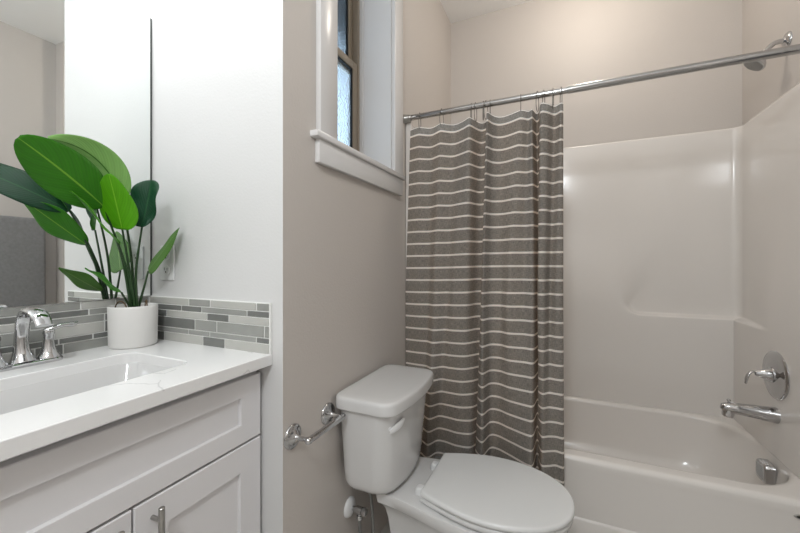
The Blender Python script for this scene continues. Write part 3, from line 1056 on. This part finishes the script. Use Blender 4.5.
obj('lever', tube(pts, [q.x for q in r_], 14, flat=0.55, side=(0, 1, 0)), M_chrome, hd, smooth=60)

ts = thing('tub_spout', 'chrome tub spout with a diverter knob below the shower valve', 'tub spout', (xi, FYC, 0.48))
zsP = 0.526
pts = [(XE - 0.0362, FYC, zsP), (xv - 0.05, FYC, zsP + 0.003), (xv - 0.110, FYC, zsP + 0.006), (xv - 0.150, FYC, zsP + 0.008), (xv - 0.164, FYC, zsP + 0.005), (xv - 0.171, FYC, zsP - 0.004)]
bm = tube(pts, [0.032, 0.028, 0.0240, 0.0225, 0.0195, 0.010], 24, side=(0, 1, 0))
add_lathe(bm, (xv - 0.149, FYC, zsP), (-0.18, 0, -1), [(0, 0.0215), (0.020, 0.0205), (0.030, 0.0185), (0.030, 0.012)], 24)
obj('spout_body', bm, M_chrome, ts, smooth=50)
obj('diverter_knob', lathe((xv - 0.150, FYC, zsP + 0.027), (0, 0, 1), [(0, 0.003), (0.007, 0.003), (0.008, 0.0065), (0.013, 0.0075), (0.016, 0.005), (0.017, 0.001)], 16), M_chrome, ts)

sh = thing('showerhead', 'chrome shower head on a bent arm above the surround', 'shower head', (XR, 2.0, 2.03))
zh = 2.058
obj('flange', lathe((XR, 2.0, zh), (-1, 0, 0), [(0, 0.033), (0.003, 0.033), (0.008, 0.028), (0.013, 0.018), (0.016, 0.012)], 32), M_chrome, sh, smooth=50)
pts = cr([(XR - 0.002, 2.0, zh), (XR - 0.030, 2.0, zh), (XR - 0.046, 2.0, zh - 0.006), (XR - 0.062, 2.0, zh - 0.022), (XR - 0.070, 2.0, zh - 0.032)], 20)
obj('arm', tube(pts, 0.0095, 16), M_chrome, sh, smooth=60)
ax = Vector((-0.62, 0, -0.78)).normalized()
p0 = Vector((XR - 0.067, 2.0, zh - 0.028))
hh = obj('head', lathe(p0, ax, [(0, 0.009), (0.003, 0.0135), (0.014, 0.0135), (0.017, 0.010), (0.024, 0.013), (0.034, 0.023), (0.046, 0.034), (0.058, 0.040), (0.064, 0.0395), (0.065, 0.037)], 36), M_chrome, sh, smooth=50)
bm = lathe(p0 + ax * 0.065, ax, [(0, 0.035), (0.002, 0.0345), (0.003, 0.031)], 36)
_, a_, b_ = frame_of(ax)
for k in range(36):
    rr0 = (0.010, 0.018, 0.026)[k % 3]
    t = k * 2.4
    add_lathe(bm, p0 + ax * 0.0675 + (a_ * math.cos(t) + b_ * math.sin(t)) * rr0, ax, [(0, 0.0018), (0.002, 0.0014)], 6)
obj('spray_face', bm, mat('spray_face_grey', (150, 148, 144), 0.4), hh)

# ------------------------------------------------------------------ curtain rod, hooks, curtain
YROD, ZROD = 1.600, 1.841
rod = thing('curtain_rod', 'straight chrome shower curtain rod spanning the tub alcove', 'curtain rod', ((XW + XR) / 2, YROD, ZROD - 0.02))
bm = tube([(XW + 0.02, YROD, ZROD), (0.06, YROD, ZROD)], 0.0132, 24)
obj('inner_tube', bm, M_rod, rod, smooth=50)
bm = lathe((0.02, YROD, ZROD), (1, 0, 0), [(0, 0.0133), (0.001, 0.0150), (XR - 0.05, 0.0150)], 24)
obj('outer_tube', bm, M_rod, rod, smooth=50)
for x, s in ((XW, 1), (XR, -1)):
    obj('end_cap', lathe((x, YROD, ZROD), (s, 0, 0), [(0, 0.021), (0.006, 0.021), (0.010, 0.019), (0.036, 0.0155), (0.040, 0.0150), (0.042, 0.0133)], 28), M_nickel, rod, smooth=40)

f_, s_, c_ = 359.18, math.sin(0.4241), math.cos(0.4241)
HOOKX = [-0.618, -0.510, -0.372, -0.352, -0.318, -0.306, -0.288, -0.160, -0.094, -0.070, -0.034, -0.004]
ORD = ['first', 'second', 'third', 'fourth', 'fifth', 'sixth', 'seventh', 'eighth', 'ninth', 'tenth', 'eleventh', 'last']
ZCT = 1.787
ring_bm = tube([(0.0, 0.017 * math.sin(t) * (1 - 0.25 * math.cos(t)), 0.042 + 0.042 * math.cos(t)) for t in [2 * PI * k / 36 for k in range(36)]] + [(0, 0, 0.084)], 0.0016, 8)
hook0 = obj('curtain_hook', ring_bm, M_hook, smooth=60)
for k, x in enumerate(HOOKX):
    h = hook0 if k == 0 else hook0.copy()
    if k:
        COL.objects.link(h)
    h.location = (x, YROD - 0.001, ZROD + 0.0155 - 0.084)
    h.rotation_euler = (0, 0, [0.1, -0.2, 0.35, -0.1, 0.3, -0.3, 0.15, 0.1, -0.25, 0.3, -0.1, 0.2][k])
    tag(h, ('thin metal curtain hook on the rod, %s counted from the window side' % ORD[k]), 'curtain hook', 'hooks holding up the shower curtain')

# plan of the cloth (x, y) at top and at bottom; same number of control points
TOP = [(-0.668, 1.602), (-0.618, 1.590), (-0.565, 1.608), (-0.510, 1.588), (-0.455, 1.610), (-0.405, 1.590), (-0.372, 1.575), (-0.350, 1.640), (-0.330, 1.658),
       (-0.308, 1.640), (-0.300, 1.575), (-0.290, 1.550), (-0.272, 1.592), (-0.240, 1.610), (-0.160, 1.586), (-0.130, 1.604), (-0.114, 1.592), (-0.102, 1.644),
       (-0.090, 1.636), (-0.080, 1.556), (-0.055, 1.562), (-0.030, 1.600), (-0.006, 1.582), (0.004, 1.592), (0.000, 1.614)]
MIDP = [(-0.694, 1.602), (-0.625, 1.592), (-0.575, 1.600), (-0.535, 1.574), (-0.485, 1.592), (-0.445, 1.576), (-0.385, 1.582), (-0.362, 1.634), (-0.345, 1.648),
        (-0.326, 1.634), (-0.322, 1.570), (-0.308, 1.542), (-0.284, 1.582), (-0.240, 1.588), (-0.205, 1.562), (-0.150, 1.582), (-0.108, 1.574), (-0.090, 1.640),
        (-0.088, 1.596), (-0.090, 1.548), (-0.066, 1.546), (-0.046, 1.586), (-0.020, 1.566), (0.003, 1.576), (0.000, 1.606)]
BOT = [(-0.690, 1.606), (-0.640, 1.596), (-0.600, 1.562), (-0.560, 1.534), (-0.538, 1.590), (-0.500, 1.594), (-0.440, 1.568), (-0.375, 1.558), (-0.352, 1.604),
       (-0.350, 1.608), (-0.348, 1.556), (-0.306, 1.508), (-0.288, 1.592), (-0.258, 1.596), (-0.200, 1.560), (-0.122, 1.498), (-0.106, 1.514), (-0.102, 1.606),
       (-0.090, 1.612), (-0.086, 1.580), (-0.076, 1.528), (-0.050, 1.530), (-0.025, 1.552), (0.006, 1.546), (0.006, 1.604)]
NU, NV = 240, 90
cT, cM, cB = [cr([(p[0], p[1], 0) for p in q], NU) for q in (TOP, MIDP, BOT)]
ua = [0.0]
for i in range(1, NU):
    ua.append(ua[-1] + (cM[i] - cM[i - 1]).length)
bm = bmesh.new(); uvl = bm.loops.layers.uv.new('UVMap')
LEN = 1.560
grid = []
for j in range(NV):
    t = j / (NV - 1)
    row = []
    for i in range(NU):
        if t < 0.5:
            w = sm(0, 1, t * 2) if t < 0.5 else 1
            p = cT[i].lerp(cM[i], t * 2)
        else:
            p = cM[i].lerp(cB[i], (t * 2 - 1) ** 1.15)
        x = cT[i].x
        # top edge sags between the hooks
        left = [h for h in HOOKX if h <= x]; right = [h for h in HOOKX if h > x]
        if left and right:
            a, b_ = left[-1], right[0]
            g = (x - a) / (b_ - a); sag = 0.055 * (b_ - a) * 4 * g * (1 - g)
        else:
            sag = 0.055 * min(0.08, abs(x - (left[-1] if left else right[0])))
        sag *= math.exp(-t * 6)
        z = ZCT - sag - t * (LEN + 0.03 * sm(-0.15, -0.7, p.x))
        row.append((bm.verts.new((p.x, p.y, z)), (ua[i], t * LEN)))
    grid.append(row)
for j in range(NV - 1):
    for i in range(NU - 1):
        c = [grid[j][i], grid[j + 1][i], grid[j + 1][i + 1], grid[j][i + 1]]
        f = bm.faces.new([q[0] for q in c])
        for lp, q in zip(f.loops, c):
            lp[uvl].uv = q[1]
cur = obj('shower_curtain', bm, M_curtain, smooth=80, recalc=False)
tag(cur, 'grey brown shower curtain with thin white horizontal stripes', 'shower curtain')

# ------------------------------------------------------------------ towel and bar on the opposite wall (seen in the mirror)
tb = thing('towel_bar', 'metal towel bar on the wall, reflected in the mirror', 'towel bar', (XF, 1.08, 1.43))
obj('bar', tube([(XF - 0.062, 0.785, 1.440), (XF - 0.062, 1.375, 1.440)], 0.008, 16), M_nickel, tb)
for y in (0.79, 1.37):
    obj('bracket', lathe((XF, y, 1.440), (-1, 0, 0), [(0, 0.024), (0.006, 0.024), (0.010, 0.011), (0.066, 0.010), (0.070, 0.006)], 24), M_nickel, tb)
bm = bmesh.new()
prof = [(XF - 0.030, 0.86), (XF - 0.034, 1.1), (XF - 0.040, 1.40), (XF - 0.046, 1.440), (XF - 0.053, 1.451), (XF - 0.062, 1.4545), (XF - 0.071, 1.451), (XF - 0.078, 1.440), (XF - 0.080, 1.40), (XF - 0.082, 1.1), (XF - 0.084, 0.80)]
pr_ = cr([(p[0], 0, p[1]) for p in prof], 60)
g = []
for q in pr_:
    g.append([bm.verts.new((q.x + 0.003 * math.sin(9 * y_) * (1.46 - q.z), y_, q.z)) for y_ in [0.83 + 0.488 * k / 30 for k in range(31)]])
for i in range(len(g) - 1):
    for j in range(30):
        bm.faces.new((g[i][j], g[i][j + 1], g[i + 1][j + 1], g[i + 1][j]))
tw = obj('bath_towel', bm, M_towel, smooth=80)
md = tw.modifiers.new('thick', 'SOLIDIFY'); md.thickness = 0.007; md.offset = 0
tag(tw, 'grey bath towel hanging on the bar, reflected in the mirror', 'towel')
